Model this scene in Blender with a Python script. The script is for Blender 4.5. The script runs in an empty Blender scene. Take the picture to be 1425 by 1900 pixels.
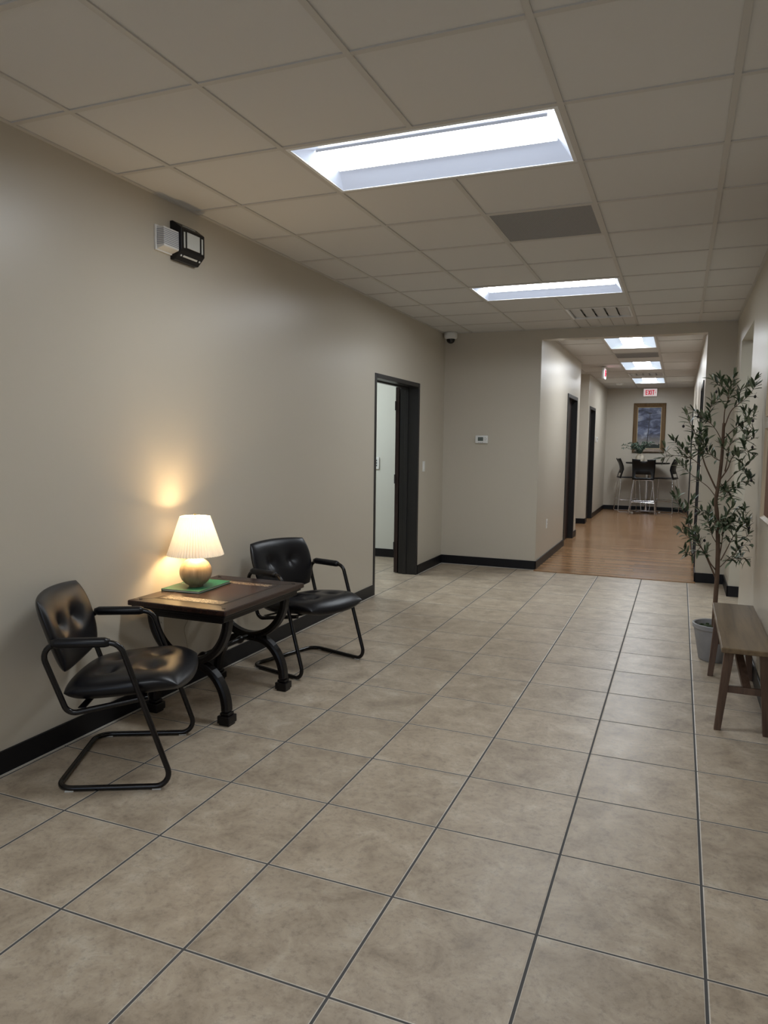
import bpy, bmesh, math, random
from mathutils import Vector, Matrix
PI = math.pi
R = math.radians
S = bpy.context.scene
C = S.collection

# ------------------------------------------------------------------ camera, world, exposure
YAW, PITCH, ROLL, EYE, FPX = 0.38529, -0.093977, 0.012408, 1.4369, 1346.64
HC = 2.735                       # ceiling height
cam_d = bpy.data.cameras.new('camera')
cam = bpy.data.objects.new('camera', cam_d)
C.objects.link(cam)
f = Vector((-math.sin(YAW) * math.cos(PITCH), math.cos(YAW) * math.cos(PITCH), math.sin(PITCH)))
r = Vector((math.cos(YAW), math.sin(YAW), 0))
u = r.cross(f)
r2 = math.cos(ROLL) * r + math.sin(ROLL) * u
u2 = -math.sin(ROLL) * r + math.cos(ROLL) * u
cam.matrix_world = Matrix(((r2.x, u2.x, -f.x, 0), (r2.y, u2.y, -f.y, 0), (r2.z, u2.z, -f.z, EYE), (0, 0, 0, 1)))
cam_d.sensor_fit = 'VERTICAL'
cam_d.sensor_height = 36
cam_d.lens = FPX / 1900 * 36
cam_d.clip_start = 0.02
S.camera = cam

W = bpy.data.worlds.new('world')
S.world = W
W.use_nodes = True
bg = W.node_tree.nodes['Background']
bg.inputs[0].default_value = (0.62, 0.76, 1.0, 1)
bg.inputs[1].default_value = 2.2
S.view_settings.view_transform = 'Standard'
S.view_settings.look = 'None'
S.view_settings.gamma = 1
S.view_settings.use_curve_mapping = False
S.view_settings.exposure = 0.0
LIGHT_MAIN = 32.0                # diffusers of the recessed ceiling lights
LIGHT_HALL = 38.0
LAMP_W = 22.0
FILL_W = 18.0  # strength of the unseen panels added in the side rooms

# ------------------------------------------------------------------ helpers
def at_px(x, y, ax, v):
    d = f + (x - 712.5) / FPX * r2 + (950 - y) / FPX * u2
    o = Vector((0, 0, EYE))
    return o + (v - o[ax]) / d[ax] * d

class MB:
    def __init__(s):
        s.bm = bmesh.new()
    def box(s, x0, x1, y0, y1, z0, z1, m=None, bev=0):
        vs = [s.bm.verts.new((x, y, z)) for x in (x0, x1) for y in (y0, y1) for z in (z0, z1)]
        fs = [s.bm.faces.new([vs[i] for i in q]) for q in ((0, 1, 3, 2), (4, 6, 7, 5), (0, 4, 5, 1), (2, 3, 7, 6), (0, 2, 6, 4), (1, 5, 7, 3))]
        if bev:
            es = list({e for fc in fs for e in fc.edges})
            g = bmesh.ops.bevel(s.bm, geom=es, offset=bev, segments=2, affect='EDGES', profile=0.5)
            vs = list({v for v in g['verts']} | {v for v in vs if v.is_valid})
        if m is not None:
            bmesh.ops.transform(s.bm, matrix=m, verts=vs)
        return s
    def beam(s, a, b, w, h, up=(0, 0, 1), w2=None, h2=None):
        a, b, up = Vector(a), Vector(b), Vector(up)
        d = (b - a).normalized()
        x = d.cross(up).normalized()
        y = x.cross(d)
        w2, h2 = w2 or w, h2 or h
        ra = [s.bm.verts.new(a + x * i * w / 2 + y * j * h / 2) for i, j in ((-1, -1), (1, -1), (1, 1), (-1, 1))]
        rb = [s.bm.verts.new(b + x * i * w2 / 2 + y * j * h2 / 2) for i, j in ((-1, -1), (1, -1), (1, 1), (-1, 1))]
        s.bm.faces.new(ra[::-1]); s.bm.faces.new(rb)
        for i in range(4):
            s.bm.faces.new((ra[i], ra[(i + 1) % 4], rb[(i + 1) % 4], rb[i]))
        return s
    def tube(s, pts, rad, n=10, closed=False, caps=True):
        pts = [Vector(p) for p in pts]
        N = len(pts)
        rads = rad if isinstance(rad, (list, tuple)) else [rad] * N
        t0 = None
        rings = []
        for i, p in enumerate(pts):
            a = pts[(i - 1) % N] if (closed or i > 0) else p
            b = pts[(i + 1) % N] if (closed or i < N - 1) else p
            t = (b - a)
            t = t.normalized() if t.length > 1e-9 else Vector((0, 0, 1))
            if t0 is None:
                nrm = t.orthogonal().normalized()
            else:
                nrm = (nrm - t * nrm.dot(t))
                nrm = nrm.normalized() if nrm.length > 1e-6 else t.orthogonal().normalized()
            t0 = t
            bn = t.cross(nrm)
            rings.append([s.bm.verts.new(p + rads[i] * (math.cos(k * 2 * PI / n) * nrm + math.sin(k * 2 * PI / n) * bn)) for k in range(n)])
        for i in range(N if closed else N - 1):
            A, B = rings[i], rings[(i + 1) % N]
            off = 0
            if closed and i == N - 1:
                off = min(range(n), key=lambda o: (A[0].co - B[o].co).length)
            for k in range(n):
                s.bm.faces.new((A[k], A[(k + 1) % n], B[(k + 1 + off) % n], B[(k + off) % n]))
        if not closed and caps:
            s.bm.faces.new(rings[0][::-1]); s.bm.faces.new(rings[-1])
        return s
    def lathe(s, prof, n=32, at=(0, 0, 0), cap=True):
        at = Vector(at)
        rings = []
        for (rr, z) in prof:
            if rr < 1e-6:
                rings.append([s.bm.verts.new(at + Vector((0, 0, z)))])
            else:
                rings.append([s.bm.verts.new(at + Vector((rr * math.cos(k * 2 * PI / n), rr * math.sin(k * 2 * PI / n), z))) for k in range(n)])
        for A, B in zip(rings[:-1], rings[1:]):
            for k in range(n):
                if len(A) == 1 and len(B) == 1: continue
                if len(A) == 1: s.bm.faces.new((A[0], B[(k + 1) % n], B[k]))
                elif len(B) == 1: s.bm.faces.new((A[k], A[(k + 1) % n], B[0]))
                else: s.bm.faces.new((A[k], A[(k + 1) % n], B[(k + 1) % n], B[k]))
        return s
    def prism(s, poly, a, b, axis='y', m=None):
        def P(p, t):
            return {'y': (p[0], t, p[1]), 'x': (t, p[0], p[1]), 'z': (p[0], p[1], t)}[axis]
        A = [s.bm.verts.new(P(p, a)) for p in poly]
        B = [s.bm.verts.new(P(p, b)) for p in poly]
        s.bm.faces.new(A); s.bm.faces.new(B[::-1])
        n = len(poly)
        for i in range(n):
            s.bm.faces.new((A[i], B[i], B[(i + 1) % n], A[(i + 1) % n]))
        if m is not None:
            bmesh.ops.transform(s.bm, matrix=m, verts=A + B)
        return s
    def sphere(s, c, rx, ry=None, rz=None, n=16, m=None):
        ry = ry or rx; rz = rz or rx
        g = bmesh.ops.create_uvsphere(s.bm, u_segments=n, v_segments=max(6, n // 2), radius=1)
        M = Matrix.Translation(Vector(c)) @ (m or Matrix()) @ Matrix.Diagonal((rx, ry, rz, 1))
        bmesh.ops.transform(s.bm, matrix=M, verts=g['verts'])
        return s
    def quad(s, a, b, c, d):
        s.bm.faces.new([s.bm.verts.new(p) for p in (a, b, c, d)])
        return s
    def build(s, name, mat, parent=None, smooth=False, bevel=0, fix=True, loc=None):
        if fix:
            bmesh.ops.recalc_face_normals(s.bm, faces=s.bm.faces)
        if smooth:
            for fc in s.bm.faces: fc.smooth = True
            if smooth != 'all':
                for e in s.bm.edges:
                    if len(e.link_faces) == 2 and e.calc_face_angle(0) > R(40): e.smooth = False
        me = bpy.data.meshes.new(name)
        s.bm.to_mesh(me); s.bm.free()
        o = bpy.data.objects.new(name, me)
        for mm in (mat if isinstance(mat, (list, tuple)) else [mat]): me.materials.append(mm)
        C.objects.link(o)
        if parent: o.parent = parent
        if loc: o.location = loc
        if bevel:
            md = o.modifiers.new('bevel', 'BEVEL'); md.width = bevel; md.segments = 2; md.limit_method = 'ANGLE'
        return o

def fillet(pts, rad, closed=False, seg=7):
    pts = [Vector(p) for p in pts]
    N = len(pts); out = []
    rads = rad if isinstance(rad, (list, tuple)) else [rad] * N
    for i, p in enumerate(pts):
        if not closed and i in (0, N - 1): out.append(p); continue
        a, b = pts[(i - 1) % N], pts[(i + 1) % N]
        da, db = (a - p), (b - p)
        ang = da.angle(db)
        if ang > R(178): out.append(p); continue
        t = min(rads[i] / math.tan(ang / 2), da.length * .48, db.length * .48)
        p0, p1 = p + da.normalized() * t, p + db.normalized() * t
        rr = t * math.tan(ang / 2)
        cdir = (da.normalized() + db.normalized()).normalized()
        cc = p + cdir * (rr / math.sin(ang / 2))
        v0, v1 = p0 - cc, p1 - cc
        th = v0.angle(v1)
        for k in range(seg + 1):
            q = k / seg
            v = (math.sin((1 - q) * th) * v0 + math.sin(q * th) * v1) / math.sin(th)
            out.append(cc + v)
    return out

def tag(o, label, cat, group=None):
    o['label'] = label; o['category'] = cat
    if group: o['group'] = group
    return o
def thing(name, label, cat, loc=(0, 0, 0), rotz=0, group=None):
    o = bpy.data.objects.new(name, None); C.objects.link(o)
    o.empty_display_size = .1
    o.location = loc; o.rotation_euler = (0, 0, rotz)
    return tag(o, label, cat, group)
def struct(o):
    o['kind'] = 'structure'; return o
def dup(root, loc, rotz=None, label=None, group=None):
    rr = root.copy(); C.objects.link(rr); rr.location = loc
    if rotz is not None: rr.rotation_euler = (0, 0, rotz)
    if label: rr['label'] = label
    if group: rr['group'] = group
    for ch in list(root.children):
        c = ch.copy(); C.objects.link(c); c.parent = rr
        for g in list(ch.children):
            d = g.copy(); C.objects.link(d); d.parent = c
    return rr

# ------------------------------------------------------------------ materials
def mat(name, col, rough=.5, metal=0, spec=.5, **k):
    m = bpy.data.materials.new(name); m.use_nodes = True
    b = m.node_tree.nodes['Principled BSDF']
    b.inputs['Base Color'].default_value = (*col, 1)
    b.inputs['Roughness'].default_value = rough
    b.inputs['Metallic'].default_value = metal
    b.inputs['Specular IOR Level'].default_value = spec
    for kk, v in k.items(): b.inputs[kk.replace('_', ' ')].default_value = v
    return m
def N(m, t, **k):
    n = m.node_tree.nodes.new(t)
    for kk, v in k.items(): setattr(n, kk, v)
    return n
def L(m, a, b): m.node_tree.links.new(a, b)
def coords(m, scale=(1, 1, 1), loc=(0, 0, 0), src='Object'):
    tc = N(m, 'ShaderNodeTexCoord'); mp = N(m, 'ShaderNodeMapping')
    L(m, tc.outputs[src], mp.inputs[0])
    mp.inputs['Scale'].default_value = scale; mp.inputs['Location'].default_value = loc
    return mp.outputs[0]
def noise(m, co, scale, detail=4, rough=.5, dist=0):
    n = N(m, 'ShaderNodeTexNoise'); L(m, co, n.inputs['Vector'])
    n.inputs['Scale'].default_value = scale; n.inputs['Detail'].default_value = detail
    n.inputs['Roughness'].default_value = rough; n.inputs['Distortion'].default_value = dist
    return n.outputs['Fac']
def ramp(m, fac, stops):
    n = N(m, 'ShaderNodeValToRGB'); L(m, fac, n.inputs[0])
    while len(n.color_ramp.elements) < len(stops): n.color_ramp.elements.new(.5)
    for e, (p, c) in zip(n.color_ramp.elements, stops):
        e.position = p; e.color = (*c, 1) if len(c) == 3 else c
    return n.outputs[0]
def mth(m, op, a, b=None, clamp=False):
    n = N(m, 'ShaderNodeMath', operation=op); n.use_clamp = clamp
    for i, v in enumerate((a, b)):
        if v is None: continue
        if isinstance(v, (int, float)): n.inputs[i].default_value = v
        else: L(m, v, n.inputs[i])
    return n.outputs[0]
def mixc(m, fac, a, b, mode='MIX'):
    n = N(m, 'ShaderNodeMix', data_type='RGBA', blend_type=mode)
    if isinstance(fac, (int, float)): n.inputs[0].default_value = fac
    else: L(m, fac, n.inputs[0])
    for i, v in ((6, a), (7, b)):
        if isinstance(v, tuple): n.inputs[i].default_value = (*v, 1)
        else: L(m, v, n.inputs[i])
    return n.outputs[2]
def bump(m, h, strength=.2, dist=.01):
    n = N(m, 'ShaderNodeBump'); L(m, h, n.inputs['Height'])
    n.inputs['Strength'].default_value = strength; n.inputs['Distance'].default_value = dist
    L(m, n.outputs[0], m.node_tree.nodes['Principled BSDF'].inputs['Normal'])
def P(m): return m.node_tree.nodes['Principled BSDF']

def wall_mat(name, col, rough=.34):
    m = mat(name, col, rough, spec=.45)
    co = coords(m, src='Object')
    n = noise(m, co, .9, 3)
    c = mixc(m, n, tuple(x * .965 for x in col), tuple(min(1, x * 1.03) for x in col))
    L(m, c, P(m).inputs['Base Color'])
    bump(m, noise(m, co, 260, 3), .12, .002)
    return m
M_wall = wall_mat('beige_wall_paint', (.545, .497, .415))
M_wallw = wall_mat('cool_lit_wall', (.66, .66, .60))  # cool brightness of the side rooms is put into this paler wall colour
M_black = mat('black_vinyl_base', (.006, .006, .008), .42, spec=.3)
M_bronze = mat('dark_bronze_frame_paint', (.019, .018, .018), .38, spec=.4)
M_doorwood = mat('dark_reddish_door', (.022, .010, .009), .4)

def make_tile_floor():
    m = mat('stone_look_tile', (.4, .35, .28), .33, spec=.4)
    s = .4572
    co = coords(m)
    sep = N(m, 'ShaderNodeSeparateXYZ'); L(m, co, sep.inputs[0])
    def cell(out, off):
        v = mth(m, 'DIVIDE', mth(m, 'SUBTRACT', out, off), s)
        fl = mth(m, 'FLOOR', v); fr = mth(m, 'SUBTRACT', v, fl)
        d = mth(m, 'MINIMUM', fr, mth(m, 'SUBTRACT', 1, fr))
        return fl, mth(m, 'MULTIPLY', d, s)
    fx, dx = cell(sep.outputs[0], -2.1550); fy, dy = cell(sep.outputs[1], 1.5846)
    d = mth(m, 'MINIMUM', dx, dy)
    # 7 mm grout along the room, 5 mm across it
    gx = mth(m, 'LESS_THAN', dx, .0042); gy = mth(m, 'LESS_THAN', dy, .0034)
    g = mth(m, 'MAXIMUM', gx, gy)
    cid = N(m, 'ShaderNodeCombineXYZ'); L(m, fx, cid.inputs[0]); L(m, fy, cid.inputs[1])
    wn = N(m, 'ShaderNodeTexWhiteNoise', noise_dimensions='3D'); L(m, cid.outputs[0], wn.inputs[0])
    sh = N(m, 'ShaderNodeVectorMath', operation='MULTIPLY_ADD')
    L(m, wn.outputs['Color'], sh.inputs[0]); sh.inputs[1].default_value = (30, 30, 30); L(m, co, sh.inputs[2])
    n1 = noise(m, sh.outputs[0], 6.5, 10, .70, .5); n2 = noise(m, sh.outputs[0], 45, 10, .78)
    n3 = noise(m, sh.outputs[0], 130, 4, .7)
    base = ramp(m, n1, [(.30, (.270, .216, .160)), (.45, (.378, .306, .226)), (.57, (.445, .368, .278)), (.72, (.55, .485, .39))])
    det = ramp(m, n2, [(.34, (.60, .60, .62)), (.5, (1, 1, 1)), (.72, (1.0, .99, .96))])
    c = mixc(m, .75, base, det, 'MULTIPLY')
    tone = mth(m, 'ADD', .93, mth(m, 'MULTIPLY', wn.outputs['Value'], .12))
    tv = N(m, 'ShaderNodeVectorMath', operation='SCALE'); L(m, c, tv.inputs[0]); L(m, tone, tv.inputs['Scale'])
    edge_highlight = mth(m, 'MULTIPLY', mth(m, 'LESS_THAN', d, .0066), .38)  # highlight along the tile edges, painted in as a pale band
    tt = mixc(m, edge_highlight, tv.outputs[0], (.80, .76, .68))
    c = mixc(m, g, tt, (.075, .073, .072))
    L(m, c, P(m).inputs['Base Color'])
    rg = mth(m, 'ADD', mth(m, 'MULTIPLY', n2, .22), .26)
    rg = mth(m, 'MAXIMUM', rg, mth(m, 'MULTIPLY', g, .8))
    L(m, rg, P(m).inputs['Roughness'])
    edge = mth(m, 'MINIMUM', mth(m, 'DIVIDE', d, .008), 1)
    h = mth(m, 'ADD', edge, mth(m, 'MULTIPLY', n3, .06))
    bump(m, h, .55, .003)
    return m
M_tile = make_tile_floor()

def make_wood_floor():
    m = mat('warm_wood_planks', (.3, .16, .08), .3, spec=.5)
    co = coords(m)
    sep = N(m, 'ShaderNodeSeparateXYZ'); L(m, co, sep.inputs[0])
    w = .083
    v = mth(m, 'DIVIDE', sep.outputs[1], w); fl = mth(m, 'FLOOR', v); fr = mth(m, 'SUBTRACT', v, fl)
    wn = N(m, 'ShaderNodeTexWhiteNoise', noise_dimensions='1D'); L(m, fl, wn.inputs['W'])
    xx = mth(m, 'ADD', sep.outputs[0], mth(m, 'MULTIPLY', wn.outputs['Value'], 7))
    v2 = mth(m, 'DIVIDE', xx, 1.1); fl2 = mth(m, 'FLOOR', v2); fr2 = mth(m, 'SUBTRACT', v2, fl2)
    cid = N(m, 'ShaderNodeCombineXYZ'); L(m, fl, cid.inputs[0]); L(m, fl2, cid.inputs[1])
    wn2 = N(m, 'ShaderNodeTexWhiteNoise', noise_dimensions='3D'); L(m, cid.outputs[0], wn2.inputs[0])
    mp = coords(m, (3, 60, 60))
    gr = noise(m, mp, 1.0, 6, .65, .6)
    val = mth(m, 'ADD', mth(m, 'MULTIPLY', wn2.outputs['Value'], .32), mth(m, 'ADD', .08, mth(m, 'MULTIPLY', gr, .52)))
    c = ramp(m, val, [(.15, (.19, .098, .044)), (.5, (.30, .165, .078)), (.85, (.42, .25, .130))])
    gap = mth(m, 'MAXIMUM', mth(m, 'LESS_THAN', fr, .025), mth(m, 'LESS_THAN', fr2, .002))
    c = mixc(m, mth(m, 'MULTIPLY', gap, .6), c, (.06, .03, .015))
    L(m, c, P(m).inputs['Base Color'])
    P(m).inputs['Roughness'].default_value = .21
    bump(m, mth(m, 'ADD', gr, mth(m, 'MULTIPLY', gap, -2)), .12, .002)
    return m
M_wood = make_wood_floor()

M_ceil = mat('white_ceiling_tile', (.66, .65, .635), .9, spec=.2)
_co = coords(M_ceil)
bump(M_ceil, noise(M_ceil, _co, 350, 3), .25, .002)
M_tee = mat('grey_white_tee_metal', (.55, .53, .50), .45)
M_white = mat('white_plastic', (.78, .78, .76), .35)
M_whitem = mat('white_enamel_metal', (.80, .81, .82), .35)
M_blackp = mat('black_plastic', (.006, .006, .007), .38, spec=.3)
M_dark = mat('dark_void', (.01, .01, .01), .9)

def emis(name, col, s):
    m = mat(name, col, .5)
    P(m).inputs['Emission Color'].default_value = (*col, 1)
    P(m).inputs['Emission Strength'].default_value = s
    return m
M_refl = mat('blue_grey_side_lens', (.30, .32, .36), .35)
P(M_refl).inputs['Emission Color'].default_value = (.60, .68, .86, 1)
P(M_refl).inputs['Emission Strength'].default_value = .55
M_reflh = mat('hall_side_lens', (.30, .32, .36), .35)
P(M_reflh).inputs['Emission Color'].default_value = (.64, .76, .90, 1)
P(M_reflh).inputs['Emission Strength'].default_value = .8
M_diff = emis('lit_diffuser', (.89, .948, 1.0), LIGHT_MAIN)
M_diffh = emis('lit_hall_diffuser', (.90, .948, 1.0), LIGHT_HALL)

def vinyl():
    m = mat('black_vinyl_upholstery', (.0045, .0045, .0065), .34, spec=.34)
    co = coords(m)
    bump(m, noise(m, co, 320, 3), .08, .002)
    return m
M_vinyl = vinyl()
M_tubem = mat('dark_brown_black_enamel_tube', (.004, .0032, .004), .2, spec=.42)
M_chrome = mat('chrome', (.75, .76, .78), .12, 1)
M_glide = mat('clear_plastic_glide', (.5, .5, .48), .4)

def wood_mat(name, dark, light, axis=1, rough=.4, sc=1.0):
    m = mat(name, dark, rough, spec=.45)
    s = [38 * sc] * 3; s[axis] = 2.2 * sc
    co = coords(m, tuple(s))
    g = noise(m, co, 1.0, 6, .62, .8)
    c = ramp(m, g, [(.3, dark), (.68, light)])
    L(m, c, P(m).inputs['Base Color'])
    bump(m, g, .12, .002)
    return m
M_bench = wood_mat('weathered_brown_bench_wood', (.085, .056, .029), (.190, .130, .070), 1, .42, .55)
M_benchleg = wood_mat('brown_bench_leg_wood', (.07, .042, .030), (.14, .085, .058), 2, .45)
M_ttop = wood_mat('dark_mahogany_table_wood', (.012, .0055, .004), (.036, .015, .010), 1, .27)
M_tleg = mat('near_black_carved_table_legs', (.0045, .003, .003), .3, spec=.3)
M_frame = wood_mat('brown_picture_frame_wood', (.10, .058, .025), (.20, .125, .06), 2, .45)
M_gold = mat('pale_gold_fillet', (.62, .50, .32), .4)

# ------------------------------------------------------------------ setting
XL, XR, YF = -2.64, .49, 8.37          # left wall, right wall, far wall planes
CXL, CXR, YB = -1.50, .21, 17.25       # corridor
YN = -4.2                              # wall behind the camera
DY0, DY1, DZ = 6.25, 7.49, 2.083       # left doorway (outer frame)
RX0, RX1 = XL - .20, XL                # left wall thickness
fl = MB(); fl.box(-6.2, 3.2, YN - .2, 8.60, -.1, 0)
floor = struct(fl.build('floor', M_tile))
w = MB(); w.box(CXL, CXR, 8.285, 8.62, 0, .008); w.box(CXL - 1.6, CXR + .02, 8.62, YB + .1, 0, .008)
struct(w.build('floor_corridor', M_wood))
# left wall
w = MB()
w.box(RX0, XL, YN, DY0, 0, 3.1)
w.box(RX0, XL, DY1, YF + .25, 0, 3.1)
w.box(RX0, XL, DY0, DY1, DZ, 3.1)
struct(w.build('wall_left', M_wall))
# far wall with the corridor opening
w = MB()
w.box(XL, CXL, YF, YF + .25, 0, 3.1)
w.box(CXL, CXR, YF, YF + .16, 2.628, 3.1)
w.box(CXR, XR + 2.6, YF, YF + .16, 0, 3.1)
struct(w.build('wall_far', M_wall))
# right wall with passage opening
OY0, OY1, OZ = 6.45, 7.70, 2.44
w = MB()
w.box(XR, XR + .16, YN, OY0, 0, 3.1)
w.box(XR, XR + .16, OY0, OY1, OZ, 3.1)
w.box(XR, XR + .16, OY1, YF, 0, 3.1)
struct(w.build('wall_right', M_wall))
w = MB()
w.box(XR + .16, 3.0, OY1, OY1 + .16, 0, 3.1)
w.box(XR + .16, 3.0, 4.0, 4.16, 0, 3.1)
w.box(3.0, 3.1, 4.0, OY1 + .16, 0, 3.1)
struct(w.build('wall_side_room', M_wallw))
# wall behind the camera; its window is unseen and added to let in daylight
w = MB()
w.box(-2.84, -2.3, YN - .2, YN, 0, 3.1); w.box(.1, XR + .16, YN - .2, YN, 0, 3.1)
w.box(-2.3, .1, YN - .2, YN, 0, .5); w.box(-2.3, .1, YN - .2, YN, 2.3, 3.1)
struct(w.build('wall_back', M_wall))
wf = MB()
for x in (-2.3, -1.12, .06): wf.box(x, x + .04, YN - .14, YN - .08, .5, 2.3)
wf.box(-2.3, .1, YN - .14, YN - .08, .5, .54); wf.box(-2.3, .1, YN - .14, YN - .08, 2.26, 2.3)
win = struct(wf.build('added_window', M_bronze))
# left side room
w = MB()
w.box(-6.0, RX0, 8.50, 8.62, 0, 3.1); w.box(-6.1, -6.0, 4.0, 8.62, 0, 3.1); w.box(-6.1, RX0, 4.0, 4.1, 0, 3.1)
struct(w.build('wall_office', M_wallw))
# corridor walls
w = MB()
AY = 11.85; BX = -1.585
w.box(CXL - .12, CXL, YF + .25, 10.55, 0, 3.1); w.box(CXL - .12, CXL, 11.50, AY, 0, 3.1); w.box(CXL - .12, CXL, 10.55, 11.50, 2.15, 3.1)
w.box(-3.0, CXL - .12, AY - .1, AY, 0, 3.1)
w.box(-3.0, BX, 13.75, 13.87, 0, 3.1)
w.box(BX - .12, BX, 13.87, 14.0, 0, 3.1); w.box(BX - .12, BX, 14.85, YB, 0, 3.1); w.box(BX - .12, BX, 14.0, 14.85, 2.15, 3.1)
w.box(-3.1, -3.0, AY - .1, 13.87, 0, 3.1)
struct(w.build('wall_corridor_left', M_wall))
w = MB()
w.box(CXR, CXR + .12, YF + .16, 8.80, 0, 3.1); w.box(CXR, CXR + .12, 9.72, 15.75, 0, 3.1); w.box(CXR, CXR + .12, 16.65, YB, 0, 3.1)
w.box(CXR, CXR + .12, 8.80, 9.72, 2.15, 3.1); w.box(CXR, CXR + .12, 15.75, 16.65, 2.15, 3.1)
struct(w.build('wall_corridor_right', M_wall))
w = MB(); w.box(-1.8, .4, YB, YB + .12, 0, 3.1)
struct(w.build('wall_corridor_end', M_wall))

# baseboards
BH, BT = .104, .012
def base(name, segs):
    b = MB()
    for s in segs: b.box(*s, 0.0, BH)
    return struct(b.build(name, M_black, bevel=.003))
base('baseboard_left', [(XL, XL + BT, YN, DY0 - .001), (XL, XL + BT, DY1 + .001, YF)])
base('baseboard_far', [(XL, CXL + BT, YF - BT, YF), (CXR - BT, XR, YF - BT, YF)])
base('baseboard_corridor_left', [(CXL, CXL + BT, YF - BT, 10.52), (CXL, CXL + BT, 11.53, AY), (CXL - .12, CXL + BT, AY, AY + BT), (-3.0, BX + BT, 13.75 - BT, 13.75), (BX, BX + BT, 13.75 - BT, 13.98), (BX, BX + BT, 14.88, YB)])
base('baseboard_corridor_right', [(CXR - BT, CXR, YF - BT, 8.77), (CXR - BT, CXR, 9.75, 15.72), (CXR - BT, CXR, 16.68, YB)])
base('baseboard_corridor_end', [(BX, CXR, YB - BT, YB)])
base('baseboard_right', [(XR - BT, XR, OY1 - BT, YF), (XR - BT, XR + .16, OY1 - BT, OY1), (XR - BT, XR, YN, OY0)])
base('baseboard_side_room', [(XR + .16, 3.0, OY1 - BT, OY1)])
base('baseboard_office', [(-6.0, RX0, 8.5 - BT, 8.5)])

# light caulk line where the base meets the tiles
tr = MB(); tr.box(XL + BT, XL + BT + .004, YN, DY0, 0, .004); tr.box(XL + BT, XL + BT + .004, DY1, YF - BT, 0, .004)
tr.box(XL + BT, CXL, YF - BT - .004, YF - BT, 0, .004)
struct(tr.build('trim_1', mat('light_caulk', (.5, .48, .44), .6)))

# door frames
def frame_x(name, x, y0, y1, z, depth, face=.05, side=-1, sheet=None, proj=.012):
    """hollow metal frame in a wall whose visible face is at x; side=-1 wall body lies towards -x"""
    b = MB()
    xa, xb = sorted((x - side * proj, x + side * (depth + proj)))
    b.box(xa, xb, y0 - .004, y0 + face, 0, z + .004)
    b.box(xa, xb, y1 - face, y1 + .004, 0, z + .004)
    b.box(xa, xb, y0 + face, y1 - face, z - face, z + .004)
    sx = x + side * depth * .55
    xs, xe = sorted((sx, sx + side * .04))
    b.box(xs, xe, y0 + face, y0 + face + .014, 0, z - face)
    b.box(xs, xe, y1 - face - .014, y1 - face, 0, z - face)
    b.box(xs, xe, y0 + face, y1 - face, z - face - .014, z - face)
    return struct(b.build(name, M_bronze, bevel=.003))
d1 = frame_x('door_1', XL, DY0, DY1, DZ, .20, .038, proj=.006)
b = MB(); b.box(-2.905, -2.862, 7.465, 8.36, .008, 2.052)
b.build('door_leaf', M_doorwood, d1, bevel=.002)
hg = MB()
for z in (.25, 1.0, 1.8): hg.box(-2.909, -2.900, 7.455, 7.475, z, z + .1)
hg.build('hinge', M_bronze, d1)
d2 = frame_x('door_2', CXL, 10.52, 11.53, 2.17, .12, .05)
b = MB(); b.box(CXL - .115, CXL - .072, 10.572, 11.478, .008, 2.115); b.build('door_leaf', M_doorwood, d2)
d3 = frame_x('door_3', BX, 13.97, 14.88, 2.17, .12, .05)
b = MB(); b.box(BX - .115, BX - .072, 14.022, 14.828, .008, 2.115); b.build('door_leaf', M_doorwood, d3)
d4 = frame_x('door_4', CXR, 8.77, 9.75, 2.17, .12, .05, side=1)
b = MB(); b.box(CXR + .072, CXR + .115, 8.822, 9.698, .008, 2.115); b.build('door_leaf', M_doorwood, d4)
d5 = frame_x('door_5', CXR, 15.72, 16.68, 2.17, .12, .05, side=1)
b = MB(); b.box(CXR + .072, CXR + .115, 15.772, 16.628, .008, 2.115); b.build('door_leaf', M_doorwood, d5)

# ------------------------------------------------------------------ ceilings
GX, GY, T = -2.3135, 2.3251, .6096
def col(i): return GX + i * T
def row(j): return GY + j * T
MAIN_LIGHTS = [(1, 1), (1, 6), (1, -4), (1, -9)]  # last two are unseen, added behind the camera to brighten the room
VENTS = {(2, 3): 'grille', (2, 8): 'diff', (2, 9): 'diff2'}
skip = set(VENTS)
for (i, j) in MAIN_LIGHTS: skip |= {(i, j), (i + 1, j)}
ct = MB(); tg = MB()
xs = [XL] + [col(i) for i in range(0, 5)] + [XR]
js = range(-11, 10)
TW = .012
for ci in range(len(xs) - 1):
    for j in js:
        y0, y1 = max(row(j), YN), min(row(j + 1), YF)
        if y1 <= YN or (ci - 1, j) in skip: continue
        ct.box(xs[ci], xs[ci + 1], y0, y1, HC + .004, HC + .022)
for x in xs[1:-1]:
    hw = TW
    if abs(x - col(2)) < .01:      # this tee stops at the 4-foot lights
        segs = []; y = YN
        for (i, j) in sorted(MAIN_LIGHTS, key=lambda q: q[1]):
            segs.append((y, row(j))); y = row(j + 1)
        segs.append((y, YF))
    else: segs = [(YN, YF)]
    for a, c_ in segs:
        if c_ > a: tg.box(x - hw, x + hw, a, c_, HC - .002, HC + .03)
for j in js:
    y = row(j)
    if YN < y < YF: tg.box(XL, XR, y - TW, y + TW, HC - .0015, HC + .03)
tg.box(XL, XL + .022, YN, YF, HC - .002, HC + .004); tg.box(XR - .022, XR, YN, YF, HC - .002, HC + .004)
tg.box(XL, XR, YF - .022, YF, HC - .002, HC + .004)
ceiling = struct(ct.build('ceiling', M_ceil))
tg.build('tee_grid', M_tee, ceiling)

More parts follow.
